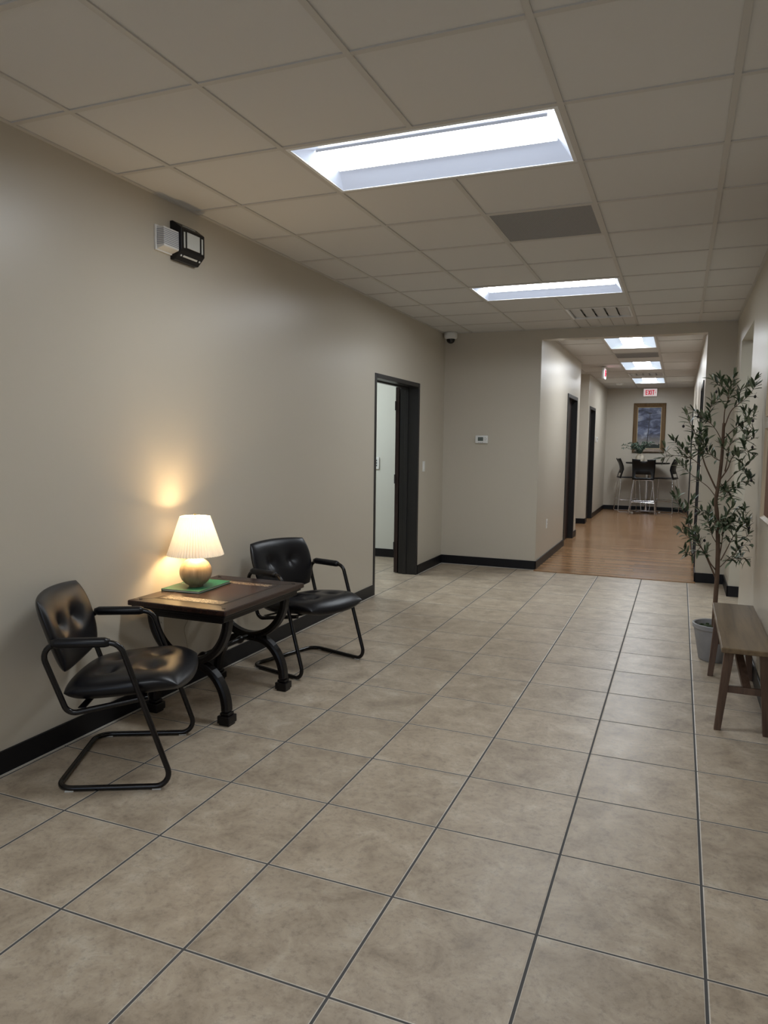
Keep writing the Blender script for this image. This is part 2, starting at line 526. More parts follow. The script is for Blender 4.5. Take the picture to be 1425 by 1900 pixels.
# corridor ceiling
HXA, HXB = -.945, -.325
HL = [(9.08, 10.30), (11.92, 13.14), (14.76, 15.98)]
ct = MB(); tg = MB()
cells = [(-1.62, HXA), (HXA, HXB), (HXB, CXR + .02)]
cuts = [8.53, 9.72, 10.94, 12.16, 13.38, 14.60, 15.82, YB]
for k, (a, c_) in enumerate(cells):
    if k == 1:
        ys = [8.53, 9.08, None, 10.30, 10.80, None, 11.41, 11.92, None, 13.14, 13.75, None, 14.36, 14.76, None, 15.98, YB]
        p = ys[0]
        for q in range(1, len(ys)):
            if ys[q] is None: p = None; continue
            if p is not None: ct.box(a, c_, p, ys[q], HC + .004, HC + .022)
            p = ys[q]
        for y in (9.08, 10.30, 10.80, 11.41, 11.92, 13.14, 13.75, 14.36, 14.76, 15.98): tg.box(a, c_, y - TW, y + TW, HC - .0015, HC + .03)
    else:
        for y0, y1 in zip(cuts[:-1], cuts[1:]):
            ct.box(a, c_, y0, y1, HC + .004, HC + .022)
            tg.box(a, c_, y0 - TW, y0 + TW, HC - .0015, HC + .03)
for x in (HXA, HXB): tg.box(x - TW, x + TW, 8.53, YB, HC - .002, HC + .03)
ct.box(-3.0, -1.62, AY, 13.75, HC + .004, HC + .022)
tg.box(-1.62 - TW, -1.62 + TW, AY, 13.75, HC - .002, HC + .03)
for xa, xb, ya, yb in ((CXL, CXL + .022, 8.53, AY), (BX, BX + .022, 13.75, YB), (CXR - .022, CXR, 8.53, YB)): tg.box(xa, xb, ya, yb, HC - .002, HC + .004)
tg.box(BX, CXR, YB - .022, YB, HC - .002, HC + .004)
cc = struct(ct.build('ceiling_corridor', M_ceil))
tg.build('tee_grid', M_tee, cc)
for nm, (a, b_, c_, d_) in (('ceiling_office', (-6.0, RX0, 4.1, 8.5)), ('ceiling_side_room', (XR + .16, 3.0, 4.16, OY1))):
    q = MB(); q.box(a, b_, c_, d_, HC + .004, HC + .022); struct(q.build(nm, M_ceil))
# unseen slab added above the hung ceilings to stop world light leaking in
q = MB(); q.box(-6.2, 3.2, YN - .3, YB + .2, 3.1, 3.2); struct(q.build('light_block_slab', M_dark))

# ------------------------------------------------------------------ recessed lights
def troffer(cx, cy, lx, ly, emat, label, group, deep=.05, dw=.25, long='x', name='ceiling_light'):
    t = thing(name, label, 'ceiling light', (cx, cy, HC), 0 if long == 'x' else PI / 2, group)
    a, b_ = (lx, ly) if long == 'x' else (ly, lx)
    hx, hy = a / 2 - TW, b_ / 2 - TW
    g = MB()                                                   # flange
    for s in (-1, 1):
        y0, y1 = sorted((s * hy, s * (hy - .018)))
        g.box(-hx, hx, y0, y1, -.003, .02)
        x0, x1 = sorted((s * hx, s * (hx - .018)))
        g.box(x0, x1, -hy + .018, hy - .018, -.003, .02)
    g.build('frame', M_whitem, t, bevel=.0015)
    ix, iy = hx - .018, hy - .018
    m = MB()                                                   # sloped reflector pan
    z1 = deep
    ex = ix - .050
    for s in (-1, 1):
        m.quad((-ix, s * iy, .0), (ix, s * iy, .0), (ex, s * dw / 2, z1), (-ex, s * dw / 2, z1))
        m.quad((s * ix, -iy, .0), (s * ix, iy, .0), (s * ex, dw / 2, z1), (s * ex, -dw / 2, z1))
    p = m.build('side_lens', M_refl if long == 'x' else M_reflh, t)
    h = MB(); h.box(-hx, hx, -hy, hy, z1 + .03, z1 + .04)
    for s in (-1, 1):
        y0, y1 = sorted((s * hy, s * (hy - .004))); h.box(-hx, hx, y0, y1, .02, z1 + .03)
        x0, x1 = sorted((s * hx, s * (hx - .004))); h.box(x0, x1, -hy, hy, .02, z1 + .03)
    h.build('housing', M_whitem, t)
    d = MB()                                                   # slightly bowed lens
    n = 8
    ring = []
    for k in range(n + 1):
        q = -1 + 2 * k / n
        ring.append((q * dw / 2, z1 - .014 * (1 - q * q)))
    for k in range(n):
        d.quad((-ex, ring[k][0], ring[k][1]), (ex, ring[k][0], ring[k][1]), (ex, ring[k + 1][0], ring[k + 1][1]), (-ex, ring[k + 1][0], ring[k + 1][1]))
    d.build('diffuser', emat, t)
    for s in (-1, 1):
        rl = MB(); y0, y1 = sorted((s * dw / 2, s * (dw / 2 + .004))); rl.box(-ex, ex, y0, y1, z1 - .012, z1 + .002); rl.build('lens_rail', M_whitem, t)
    return t
lbl = {1: 'large white recessed ceiling light nearest the camera, above the open floor', 6: 'white recessed ceiling light in the waiting area, farther one near the corridor opening',
       -4: 'unseen ceiling light added just behind the camera for brightness', -9: 'unseen ceiling light added far behind the camera for brightness'}
for (i, j) in MAIN_LIGHTS:
    troffer((col(i) + col(i + 2)) / 2, (row(j) + row(j + 1)) / 2, 2 * T, T, M_diff, lbl[j], 'recessed lights of the waiting area')
for k, (a, b_) in enumerate(HL):
    troffer((HXA + HXB) / 2, (a + b_) / 2, HXB - HXA, b_ - a, M_diffh,
            ['recessed corridor ceiling light nearest the waiting area', 'middle one of the three recessed corridor ceiling lights', 'recessed corridor ceiling light farthest away, above the exit sign'][k],
            'recessed lights of the corridor', long='y', dw=.26, deep=.05)
M_fill = emis('fill_panel_glow', (.88, .97, 1.0), FILL_W)  # glow of the unseen panels added to brighten both side rooms
for x, y, lb, sz in ((-4.3, 7.2, 'unseen panel light added to brighten the room behind the left doorway', .5), (1.6, 6.4, 'unseen panel light added to brighten the side room at right', .32)):
    t = thing('fill_panel', lb, 'ceiling light', (x, y, HC))
    g = MB(); g.box(-sz, sz, -sz, sz, -.012, .003); g.build('frame', M_whitem, t)
    g = MB(); g.box(-sz + .02, sz - .02, -sz + .02, sz - .02, -.014, -.011); g.build('diffuser', M_fill, t)

# ------------------------------------------------------------------ vents
def perf_mat():
    m = mat('grey_perforated_metal', (.3, .3, .3), .5)
    co = coords(m, (1, 1, 1))
    sep = N(m, 'ShaderNodeSeparateXYZ'); L(m, co, sep.inputs[0])
    p = .0095
    def fr(o, sc=p, off=0):
        v = mth(m, 'ADD', mth(m, 'DIVIDE', o, sc), off); return mth(m, 'SUBTRACT', mth(m, 'FRACT', v), .5), v
    fy, vy = fr(sep.outputs[1])
    par = mth(m, 'MULTIPLY', mth(m, 'MODULO', mth(m, 'FLOOR', mth(m, 'ADD', vy, 1000)), 2), .5)
    vx = mth(m, 'ADD', mth(m, 'DIVIDE', sep.outputs[0], p), par)
    fx = mth(m, 'SUBTRACT', mth(m, 'FRACT', vx), .5)
    d = mth(m, 'ADD', mth(m, 'MULTIPLY', fx, fx), mth(m, 'MULTIPLY', fy, fy))
    h = mth(m, 'LESS_THAN', d, .10)
    L(m, mixc(m, h, (.33, .33, .34), (.018, .018, .018)), P(m).inputs['Base Color'])
    return m
M_perf = perf_mat()
def grille(x0, x1, y0, y1, label, m=M_perf):
    t = thing('return_grille', label, 'vent', ((x0 + x1) / 2, (y0 + y1) / 2, HC))
    hx, hy = (x1 - x0) / 2 - TW, (y1 - y0) / 2 - TW
    g = MB(); g.box(-hx + .012, hx - .012, -hy + .012, hy - .012, .001, .004); g.build('perforated_panel', m, t)
    g = MB()
    for s in (-1, 1):
        a, c_ = sorted((s * hx, s * (hx - .012))); g.box(a, c_, -hy, hy, -.001, .012)
        a, c_ = sorted((s * hy, s * (hy - .012))); g.box(-hx + .012, hx - .012, a, c_, -.001, .012)
    g.build('frame', M_tee, t)
    return t
grille(col(2), col(3), row(3), row(4), 'dark grey perforated return air grille in the ceiling between the two main lights')
grille(HXA, HXB, 10.80, 11.41, 'dark grey return air grille in the corridor ceiling between the lights')
M_louv = mat('grey_louvre_metal', (.60, .60, .60), .5)
def louvre(x0, x1, y0, y1, label, n=5):
    t = thing('air_diffuser', label, 'vent', ((x0 + x1) / 2, (y0 + y1) / 2, HC))
    hx, hy = (x1 - x0) / 2 - TW, (y1 - y0) / 2 - TW
    g = MB()
    for s in (-1, 1):
        a, c_ = sorted((s * hx, s * (hx - .02))); g.box(a, c_, -hy, hy, -.004, .015)
        a, c_ = sorted((s * hy, s * (hy - .02))); g.box(-hx + .02, hx - .02, a, c_, -.004, .015)
    g.build('frame', M_whitem, t)
    g = MB(); g.box(-hx, hx, -hy, hy, .045, .05); g.build('backing', mat('duct_grey', (.55, .55, .55), .7), t)
    w_ = 2 * (hx - .02) / n
    for k in range(n):
        g = MB(); xk = -hx + .02 + w_ * k
        g.beam((xk + .003, 0, .020), (xk + w_ - .005, 0, .006), 2 * (hy - .02), .0025, up=(0, 0, 1))
        g.build('slat', M_louv, t)
    return t
louvre(col(2), col(3), row(8), row(9), 'white louvred air diffuser in the ceiling beyond the second main light')
louvre(HXA, HXB, 13.75, 14.36, 'white louvred air diffuser in the corridor ceiling before the last light')
# plain lay-in panel next to the diffuser
t = thing('deflector_panel', 'pale plastic air deflector panel beside the ceiling diffuser at the corridor opening', 'vent', (col(2) + T / 2, row(9) + (YF - row(9)) / 2, HC))
hy = (YF - row(9)) / 2
g = MB(); g.box(-T / 2 + TW, T / 2 - TW, -hy + TW, hy, .004, .02); g.build('panel', mat('pale_panel', (.60, .59, .57), .4), t)
for k in range(4):
    g = MB(); xk = -.18 + k * .12
    g.box(xk - .003, xk + .003, -hy + TW, hy - .03, -.001, .005); g.build('rib', M_tee, t)

# ------------------------------------------------------------------ small ceiling / wall devices
t = thing('security_camera', 'white dome security camera at the ceiling corner of left and far wall', 'camera', (-2.545, 8.285, HC))
MBx = MB(); MBx.lathe([(0, 0), (.072, 0), (.076, -.01), (.076, -.052), (.070, -.066), (.055, -.074), (0, -.074)]); MBx.build('housing', M_white, t, smooth=True)
MBx = MB(); MBx.lathe([(0.05, -.070), (.049, -.085), (.040, -.108), (.022, -.122), (0, -.127)]); MBx.build('dome', mat('smoked_dome', (.01, .01, .012), .08), t, smooth=True)
q = MB(); q.lathe([(0, 0), (.035, 0), (.033, -.012), (.015, -.018), (.012, -.045), (.02, -.05), (0, -.052)], at=(-1.085, 8.95, HC)); tag(q.build('fire_sprinkler', M_chrome, smooth=True), 'small metal fire sprinkler in the corridor ceiling just past the header', 'sprinkler')
q = MB(); q.lathe([(0, 0), (.075, 0), (.072, -.022), (.05, -.034), (0, -.036)], at=(-1.23, 15.9, HC)); tag(q.build('smoke_detector', M_white, smooth=True), 'round white smoke detector at the far left of the corridor ceiling', 'smoke detector')

# thermostat on far wall
t = thing('thermostat', 'white wall thermostat with grey screen on the far wall', 'thermostat', (-2.165, YF, 1.50))
g = MB(); g.box(-.076, .076, -.026, 0, -.046, .046, bev=.008); g.build('body', M_white, t, smooth=True)
g = MB(); g.box(-.042, .022, -.0275, -.025, -.018, .026); g.build('screen', mat('lcd_grey', (.10, .12, .11), .25), t)
for (x, z) in ((.045, .022), (.045, -.008), (.034, .007), (.056, .007), (-.03, -.034), (-.01, -.034), (.012, -.034)):
    g = MB(); g.box(x - .005, x + .005, -.029, -.025, z - .003, z + .003); g.build('button', mat('button_grey', (.3, .3, .3), .5) if 'button_grey' not in bpy.data.materials else bpy.data.materials['button_grey'], t)
# light switch on left wall by the doorway
def switch_x(x, y, z, s, label, w_=.07, h_=.115, gangs=1, cat='light switch', name='light_switch'):
    t = thing(name, label, cat, (x, y, z))
    g = MB(); a, c_ = sorted((0, s * .007)); g.box(a, c_, -w_ / 2, w_ / 2, -h_ / 2, h_ / 2); g.build('plate', M_white, t, bevel=.002)
    for k in range(gangs):
        yy = -w_ / 2 + w_ * (k + .5) / gangs
        g = MB(); a, c_ = sorted((s * .006, s * .012)); g.box(a, c_, yy - .016, yy + .016, -.033, .033); g.build('rocker', M_white, t, bevel=.001)
    return t
switch_x(XL, 7.66, 1.19, 1, 'white light switch on the left wall right of the doorway')
def outlet(loc, axis, s, label):
    t = thing('power_outlet', label, 'outlet', loc)
    g = MB()
    def bx(g, u0, u1, d0, d1, z0, z1):
        d0, d1 = sorted((s * d0, s * d1))
        if axis == 'x': g.box(d0, d1, u0, u1, z0, z1)
        else: g.box(u0, u1, d0, d1, z0, z1)
    bx(g, -.035, .035, 0, .006, -.057, .057); g.build('plate', M_white, t, bevel=.002)
    for z in (-.02, .02):
        g = MB(); bx(g, -.016, .016, .005, .009, z - .014, z + .014); so = g.build('socket', M_white, t, bevel=.002)
        g = MB(); bx(g, -.008, -.005, .0085, .0095, z - .004, z + .006); bx(g, .005, .008, .0085, .0095, z - .004, z + .006); g.build('slot', M_dark, so)
    return t
outlet((CXL, 9.08, .47), 'x', 1, 'white power outlet low on the corridor left wall')
outlet((XL, 3.20, .41), 'x', 1, 'white power outlet on the left wall under the lamp table')
# wall plate in the office behind the doorway
t = thing('wall_keypad', 'white wall control with dark keys seen through the left doorway', 'keypad', (-3.565, 8.5, 1.19))
g = MB(); g.box(-.05, .05, -.015, 0, -.075, .075); g.build('body', M_white, t, bevel=.004)
for k in range(3):
    g = MB(); g.box(-.034, .02, -.018, -.014, .025 - k * .032, .042 - k * .032); g.build('key', mat('slate_key', (.08, .09, .12), .4), t)
# thermostat 2 in corridor
t = thing('wall_controller', 'small white wall controller high on the corridor left wall near the far door', 'thermostat', (BX, 15.15, 1.57))
g = MB(); g.box(0, .035, -.06, .06, -.05, .05); g.build('body', M_white, t, bevel=.006)
g = MB(); g.box(.034, .037, -.035, .02, -.01, .03); g.build('screen', bpy.data.materials['lcd_grey'], t)

# white louvred siren box + black emergency unit on the left wall
t = thing('alarm_sounder', 'white louvred alarm box high on the left wall beside the black unit', 'alarm', (XL, 3.278, 2.515))
g = MB(); g.box(0, .012, -.065, .075, -.066, .066); g.build('back_plate', M_white, t, bevel=.002)
g = MB(); g.prism([(.012, -.060), (.012, .060), (.058, .054), (.058, -.046)], -.055, .075, 'y'); g.build('body', M_white, t, bevel=.003)
ml = mat('louvre_shadow_grey', (.30, .30, .36), .6)
for k in range(9):
    z = -.034 + k * .0095
    g = MB(); g.box(.010, .0605, -.0565, .070, z - .0014, z + .0014); g.build('louvre', ml, t)
t = thing('emergency_light', 'black angular emergency light with pale lens panels high on the left wall', 'emergency light', (XL, 3.450, 2.532))
prof = [(0, -.103), (0, .103), (.018, .103), (.075, .062), (.075, -.055), (.030, -.103)]
g = MB(); g.prism(prof, -.105, .105, 'y'); g.build('housing', M_blackp, t, bevel=.003)
ml = mat('pale_lens', (.62, .63, .60), .3)
g = MB(); g.box(.074, .079, -.056, .056, -.038, .046); g.build('lens', ml, t, bevel=.001)
for a, c_ in ((-.084, -.073), (.074, .086)):
    g = MB(); g.box(.074, .078, a, c_, -.042, .042); g.build('side_lens', ml, t)
for zz, ww in ((1, .056), (-1, .062)):
    n_ = Vector((.041, 0, .057)).normalized() if zz > 0 else Vector((.048, 0, -.045)).normalized()
    mid = Vector((.0465, 0, .0825)) if zz > 0 else Vector((.0525, 0, -.079))
    upv = Vector((0, 1, 0))
    g = MB(); p0 = mid + n_ * .001; g.beam(p0 + upv * -ww, p0 + upv * ww, .003 if zz > 0 else .010, .003, up=n_)
    g.build('slot_lens', ml, t)
    if zz < 0:
        for yy in (-.080, .084):
            g = MB(); p1 = p0 + upv * yy; g.sphere(p1, .006, n=10); g.build('screw_cap', ml, t, smooth=True)

# exit signs
M_sign = emis('exit_sign_face', (1.0, .86, .88), .35)
M_red = emis('exit_red', (.70, .008, .05), .30)
def letters():
    g = MB()
    h, d0, d1 = .105, -.0015, .0
    def bar(a, b, wd):   # strokes in xz plane
        g.beam((a[0], -.001, a[1]), (b[0], -.001, b[1]), wd, .003, up=(0, 1, 0))
    wd = .017
    x = -.098
    for z in (-.044, 0, .044): bar((x, z), (x + .042, z), wd * .95)
    bar((x + wd / 2, -.0525), (x + wd / 2, .0525), wd)
    x = -.045
    bar((x + .004, -.0525), (x + .046, .0525), wd); bar((x + .046, -.0525), (x + .004, .0525), wd)
    x = .020; bar((x, -.0525), (x, .0525), wd)
    x = .062; bar((x, -.0525), (x, .0525), wd); bar((x - .025, .044), (x + .025, .044), wd)
    # chevron arrow
    bar((.098, .018), (.110, 0), .008); bar((.110, 0), (.098, -.018), .008)
    return g
def exit_sign(loc, rotz, label, canopy=False):
    t = thing('exit_sign', label, 'exit sign', loc, rotz, 'lit exit signs')
    g = MB(); g.box(-.150, .150, 0, .045, -.092, .092, bev=.012); g.build('housing', M_white, t, smooth=True)
    g = MB(); g.box(-.138, .138, -.003, .001, -.080, .080); f_ = g.build('face', M_sign, t, bevel=.002)
    g = letters(); bmesh.ops.translate(g.bm, verts=g.bm.verts, vec=(0, -.0035, 0)); g.build('lettering', M_red, f_)
    if canopy:
        g = MB(); g.box(-.06, .06, -.005, .05, .092, .105); g.build('mounting_canopy', M_white, t)
    return t
exit_sign((-.672, YB - .05, 2.632), 0, 'lit exit sign facing the camera on the corridor end wall above the painting')
exit_sign((-1.20, 12.55, 2.625), PI / 2, 'exit sign seen edge-on hanging from the corridor ceiling at left', True)

# painting on the end wall
px0, px1, pz0, pz1 = -1.005, -.330, 1.31, 2.40
t = thing('framed_painting', 'framed painting of a tall pole under stormy sky on the corridor end wall', 'painting', ((px0 + px1) / 2, YB, (pz0 + pz1) / 2))
hw, hh = (px1 - px0) / 2, (pz1 - pz0) / 2
def pframe(t, hw, hh, fw, depth, m, name='frame', y=0, axis='y'):
    g = MB()
    prof = [(0, 0), (0, .6), (.25, 1), (.6, .75), (1, .45), (1, 0)]
    # mitred: loop around rectangle
    rings = []
    for cx_, cz_ in ((-1, -1), (1, -1), (1, 1), (-1, 1)):
        rg = []
        for (a, d) in prof:
            off = a * fw
            X, Z, Y = cx_ * (hw - off), cz_ * (hh - off), y - d * depth
            rg.append(g.bm.verts.new((X, Y, Z) if axis == 'y' else (Y, X, Z)))
        rings.append(rg)
    n = len(prof)
    for k in range(4):
        A, B = rings[k], rings[(k + 1) % 4]
        for i in range(n): g.bm.faces.new((A[i], A[(i + 1) % n], B[(i + 1) % n], B[i]))
    return g.build(name, m, t)
pframe(t, hw, hh, .085, .05, M_frame)
pframe(t, hw - .083, hh - .083, .018, .022, M_gold, 'gold_fillet')
mp_ = mat('storm_sky_painting', (.1, .12, .2), .5)
co = coords(mp_, (1, 1, 1)); sep = N(mp_, 'ShaderNodeSeparateXYZ'); L(mp_, co, sep.inputs[0])
co2 = coords(mp_, (3, 3, 7)); n1 = noise(mp_, co2, 1.1, 6, .6, .6)
cs = ramp(mp_, n1, [(.36, (.012, .014, .035)), (.48, (.055, .068, .13)), (.58, (.17, .20, .30)), (.70, (.45, .48, .56))])
glow = mth(mp_, 'MULTIPLY', mth(mp_, 'SUBTRACT', -.12, sep.outputs[2]), 3.2, True)
cs = mixc(mp_, glow, cs, (.34, .31, .26))
gnd = mth(mp_, 'LESS_THAN', mth(mp_, 'ADD', sep.outputs[2], mth(mp_, 'MULTIPLY', noise(mp_, coords(mp_, (20, 1, 20)), 1, 5), -.18)), -.46)
cs = mixc(mp_, gnd, cs, (.012, .018, .012))
L(mp_, cs, P(mp_).inputs['Base Color'])
g = MB(); g.box(-hw + .098, hw - .098, -.014, -.004, -hh + .098, hh - .098); cv = g.build('canvas', mp_, t)
mpole = mat('painted_dark_strokes', (.012, .012, .018), .5)
g = MB(); g.beam((-.035, -.0145, -.42), (.012, -.0145, .30), .020, .002, up=(0, 1, 0), w2=.012)
g.beam((-.022, -.0145, .31), (.045, -.0145, .325), .022, .002, up=(0, 1, 0)); g.beam((-.065, -.0145, .125), (-.0, -.0145, .11), .010, .002, up=(0, 1, 0))
g.build('painted_pole', mpole, cv)

# pictures on the right wall
def rpic(y0, y1, z0, z1, fw, m, canvas, label):
    t = thing('wall_picture', label, 'picture', (XR, (y0 + y1) / 2, (z0 + z1) / 2))
    hw, hh = (y1 - y0) / 2, (z1 - z0) / 2
    pframe(t, hw, hh, fw, .032, m, axis='x')
    g = MB(); g.box(-.012, -.002, -hw + fw - .002, hw - fw + .002, -hh + fw - .002, hh - fw + .002); g.build('canvas', canvas, t)
mc1 = mat('streaky_brown_painting', (.3, .2, .12), .6)
co = coords(mc1, (1, 9, 1.5)); n1 = noise(mc1, co, 2.2, 7, .7, .5)
L(mc1, ramp(mc1, n1, [(.35, (.03, .026, .03)), (.5, (.20, .12, .07)), (.62, (.42, .33, .22)), (.78, (.55, .5, .42))]), P(mc1).inputs['Base Color'])
mc2 = mat('reddish_brown_panel', (.15, .07, .045), .5)
M_pale = wood_mat('pale_wood_frame', (.38, .30, .21), (.52, .43, .31), 2)
rpic(3.85, 4.88, 1.62, 2.50, .022, M_pale, mc1, 'streaky brown painting in a pale frame, upper picture at the right edge')
rpic(3.95, 4.86, 1.02, 1.56, .022, M_pale, mc2, 'reddish brown picture in a pale wooden frame, lower one at the right edge')

# ------------------------------------------------------------------ chairs
def cushion(a, b, T0, T1, dimples, k=.30, n=44, curve=0, pw=5, sag=0):
    """closed pillow, half sizes a (local x) b (local y); T0 top, T1 bottom thickness"""
    bm = bmesh.new()
    def prof(u_, v_):
        return max(0, (1 - abs(u_) ** pw)) ** .5 * max(0, (1 - abs(v_) ** pw)) ** .5
    def xy(u_, v_):
        return a * u_ * math.sqrt(1 - k * v_ * v_), b * v_ * math.sqrt(1 - k * u_ * u_)
    def wgt(t): return math.sin(t * PI / 2)
    G = [[None] * (n + 1) for _ in range(n + 1)]; H = [[None] * (n + 1) for _ in range(n + 1)]
    for i in range(n + 1):
        for j in range(n + 1):
            u_, v_ = wgt(-1 + 2 * i / n), wgt(-1 + 2 * j / n)
            x, y = xy(u_, v_); p = prof(u_, v_)
            z = T0 * p * (1 - .12 * (u_ * u_ + v_ * v_))
            for (dx, dy, dd, ss) in dimples:
                q = ((x - dx) ** 2 + (y - dy) ** 2) / (ss * ss)
                z -= dd * (math.exp(-q) * .55 + .45 * math.exp(-math.sqrt(q) * 2.2))
            zc = curve * (y / b) ** 2
            G[i][j] = bm.verts.new((x, y, z + zc))
            if 0 < i < n and 0 < j < n: H[i][j] = bm.verts.new((x, y, -T1 * p + zc))
            else: H[i][j] = G[i][j]
    for i in range(n):
        for j in range(n):
            bm.faces.new((G[i][j], G[i + 1][j], G[i + 1][j + 1], G[i][j + 1]))
            q = (H[i][j], H[i][j + 1], H[i + 1][j + 1], H[i + 1][j])
            try: bm.faces.new(q)
            except Exception: pass
    m = MB(); m.bm.free(); m.bm = bm
    return m

def make_chair(label):
    t = thing('waiting_room_chair', label, 'chair', group='black vinyl waiting room chairs')
    W2 = .282
    side = [(.36, W2 - .05, .375), (.048, W2 - .012, .322), (-.058, W2, .616), (.262, W2, .622), (.47, W2, .0125), (-.005, W2, .0125)]
    mir = [(x, -y, z) for (x, y, z) in side[::-1]]
    path = fillet(side + mir, [0, .045, .055, .06, .055, .07, .07, .055, .06, .055, .045, 0], seg=8)
    g = MB(); g.tube(path, .0118, 12); g.build('frame', M_tubem, t, smooth=True)
    g = MB(); g.beam((.10, -W2 + .02, .345), (.10, W2 - .02, .345), .03, .004); g.beam((.33, -W2 + .05, .372), (.33, W2 - .05, .372), .03, .004); g.build('seat_bracket', M_tubem, t)
    # seat
    d = .034
    m = cushion(.262, .262, .056, .054, [(.095, .098, d, .052), (.095, -.098, d, .052), (-.085, .098, d, .052), (-.085, -.098, d, .052)], k=.22)
    for v in m.bm.verts:      # waterfall front, scooped middle
        if v.co.x > .12: v.co.z -= (v.co.x - .12) ** 2 * 1.6
        v.co.z += .010 * (v.co.y / .262) ** 2
    mt = Matrix.Translation((.250, 0, .412)) @ Matrix.Rotation(R(-6), 4, 'Y')
    m.bm.transform(mt)
    seat = m.build('seat', M_vinyl, t, smooth='all')
    for bx_ in (.095, -.085):
        for by in (.098, -.098):
            g = MB(); g.sphere((bx_, by, .056 - d - .004), .011, .011, .006, 12); g.bm.transform(mt); g.build('button', M_vinyl, seat, smooth=True)
    # backrest: local x -> up, y -> side, z -> forward
    m = cushion(.180, .262, .042, .026, [(.02, .090, .032, .048), (.02, -.090, .032, .048)], k=.24, curve=.050)
    for v in m.bm.verts:
        v.co.y *= 1 + .05 * (v.co.x / .165) - .02
    mt = Matrix(((-.30, 0, .954, -.063), (0, 1, 0, 0), (.954, 0, .30, .620), (0, 0, 0, 1)))
    m.bm.transform(mt)
    back = m.build('backrest', M_vinyl, t, smooth='all')
    for by in (.090, -.090):
        g = MB(); g.sphere((.02, by, .042 - .032 + .002), .011, .011, .006, 12); g.bm.transform(mt); g.build('button', M_vinyl, back, smooth=True)
    for s in (-1, 1):
        g = MB()
        p = [(-.005, s * W2, .620), (.015, s * W2, .6225), (.205, s * W2, .6235), (.222, s * W2, .622)]
        g.tube(p, [.015, .021, .0205, .015], 14); g.build('arm_pad', M_vinyl, t, smooth='all')
    for (x, y) in ((.40, W2), (.40, -W2), (.05, W2), (.05, -W2)):
        g = MB(); g.box(x - .018, x + .018, y - .010, y + .010, 0, .006); g.build('glide', M_glide, t, bevel=.001)
    return t
c1 = make_chair('black button-tufted vinyl armchair in the left foreground, left of the lamp table')
th = R(27); W2 = .282
n_ = Vector((-math.sin(th), math.cos(th), 0))
P0 = Vector((-2.30, 2.145, 0)) + n_ * W2
c1.location = P0; c1.rotation_euler = (0, 0, th)
th = R(-17)
n_ = Vector((-math.sin(th), math.cos(th), 0))
c2 = dup(c1, Vector((-2.482, 3.905, 0)) + n_ * W2, th, 'black button-tufted vinyl armchair beyond the lamp table, partly behind it')

# ------------------------------------------------------------------ lamp table
TZ = .618
TX, TY = -2.305, 3.315
tb = thing('lamp_table', 'dark carved wooden side table with arched legs against the left wall', 'table', (TX, TY, 0))
tx, ty = .300, .400
mtop = M_ttop
g = MB()
g.box(-tx, tx, -ty, ty, TZ - .028, TZ)
top = g.build('tabletop', mtop, tb, bevel=.006)
g = MB(); g.box(-tx + .014, tx - .014, -ty + .014, ty - .014, TZ - .042, TZ - .028); g.box(-tx + .03, tx - .03, -ty + .03, ty - .03, TZ - .07, TZ - .042); g.build('moulding', M_tleg, top, bevel=.004)
# inlaid border, grooves and distressed scraped patches
mg = mat('groove_dark', (.006, .004, .003), .5)
g = MB()
for (a, c_) in ((.205, .300), (.195, .290)):
    for s in (-1, 1):
        g.box(-a, a, s * c_ - .0012, s * c_ + .0012, TZ, TZ + .0006); g.box(s * a - .0012, s * a + .0012, -c_, c_, TZ, TZ + .0006)
for sx in (-1, 1):
    for sy in (-1, 1): g.beam((sx * .205, sy * .30, TZ + .0002), (sx * tx * .98, sy * ty * .98, TZ + .0002), .002, .0006)
g.build('inlay_line', mg, top)
md = mat('scraped_pale_wood', (.3, .2, .12), .45)
co = coords(md, (40, 90, 1)); n1 = noise(md, co, 1.4, 6, .75, 1.0)
L(md, ramp(md, n1, [(.46, (.020, .009, .006)), (.52, (.10, .055, .03)), (.58, (.50, .42, .30))]), P(md).inputs['Base Color'])
for y0, y1, x0, x1 in ((-.285, -.215, -.17, .19), (.21, .26, -.12, .17)):
    g = MB(); g.box(x0, x1, y0, y1, TZ, TZ + .0005); g.build('worn_panel', md, top)
for sx in (-1, 1):
    for sy in (-1, 1):
        g = MB(); g.box(-.008, .008, -.008, .008, 0, .002, m=Matrix.Translation((sx * .255, sy * .35, TZ)) @ Matrix.Rotation(PI / 4, 4, 'Z')); g.build('corner_peg', mg, top)
def arc_bar(name, pts, w_, d_, parent, m=M_tleg):
    """ribbon with rectangular section along pts in XZ; depth along y"""
    g = MB(); rings = []
    for i, p in enumerate(pts):
        a = pts[max(0, i - 1)]; b_ = pts[min(len(pts) - 1, i + 1)]
        tx_, tz_ = b_[0] - a[0], b_[1] - a[1]; l = math.hypot(tx_, tz_); nx, nz = -tz_ / l, tx_ / l
        q = w_ / 2
        rings.append([g.bm.verts.new((p[0] + nx * s * q, y_, p[1] + nz * s * q)) for s, y_ in ((-1, -d_ / 2), (-.35, -d_ / 2 - .006), (.35, -d_ / 2 - .006), (1, -d_ / 2), (1, d_ / 2), (.35, d_ / 2 + .006), (-.35, d_ / 2 + .006), (-1, d_ / 2))])
    for A, B in zip(rings[:-1], rings[1:]):
        for k in range(8): g.bm.faces.new((A[k], A[(k + 1) % 8], B[(k + 1) % 8], B[k]))
    g.bm.faces.new(rings[0]); g.bm.faces.new(rings[-1][::-1])
    return g.build(name, m, parent, bevel=.002)
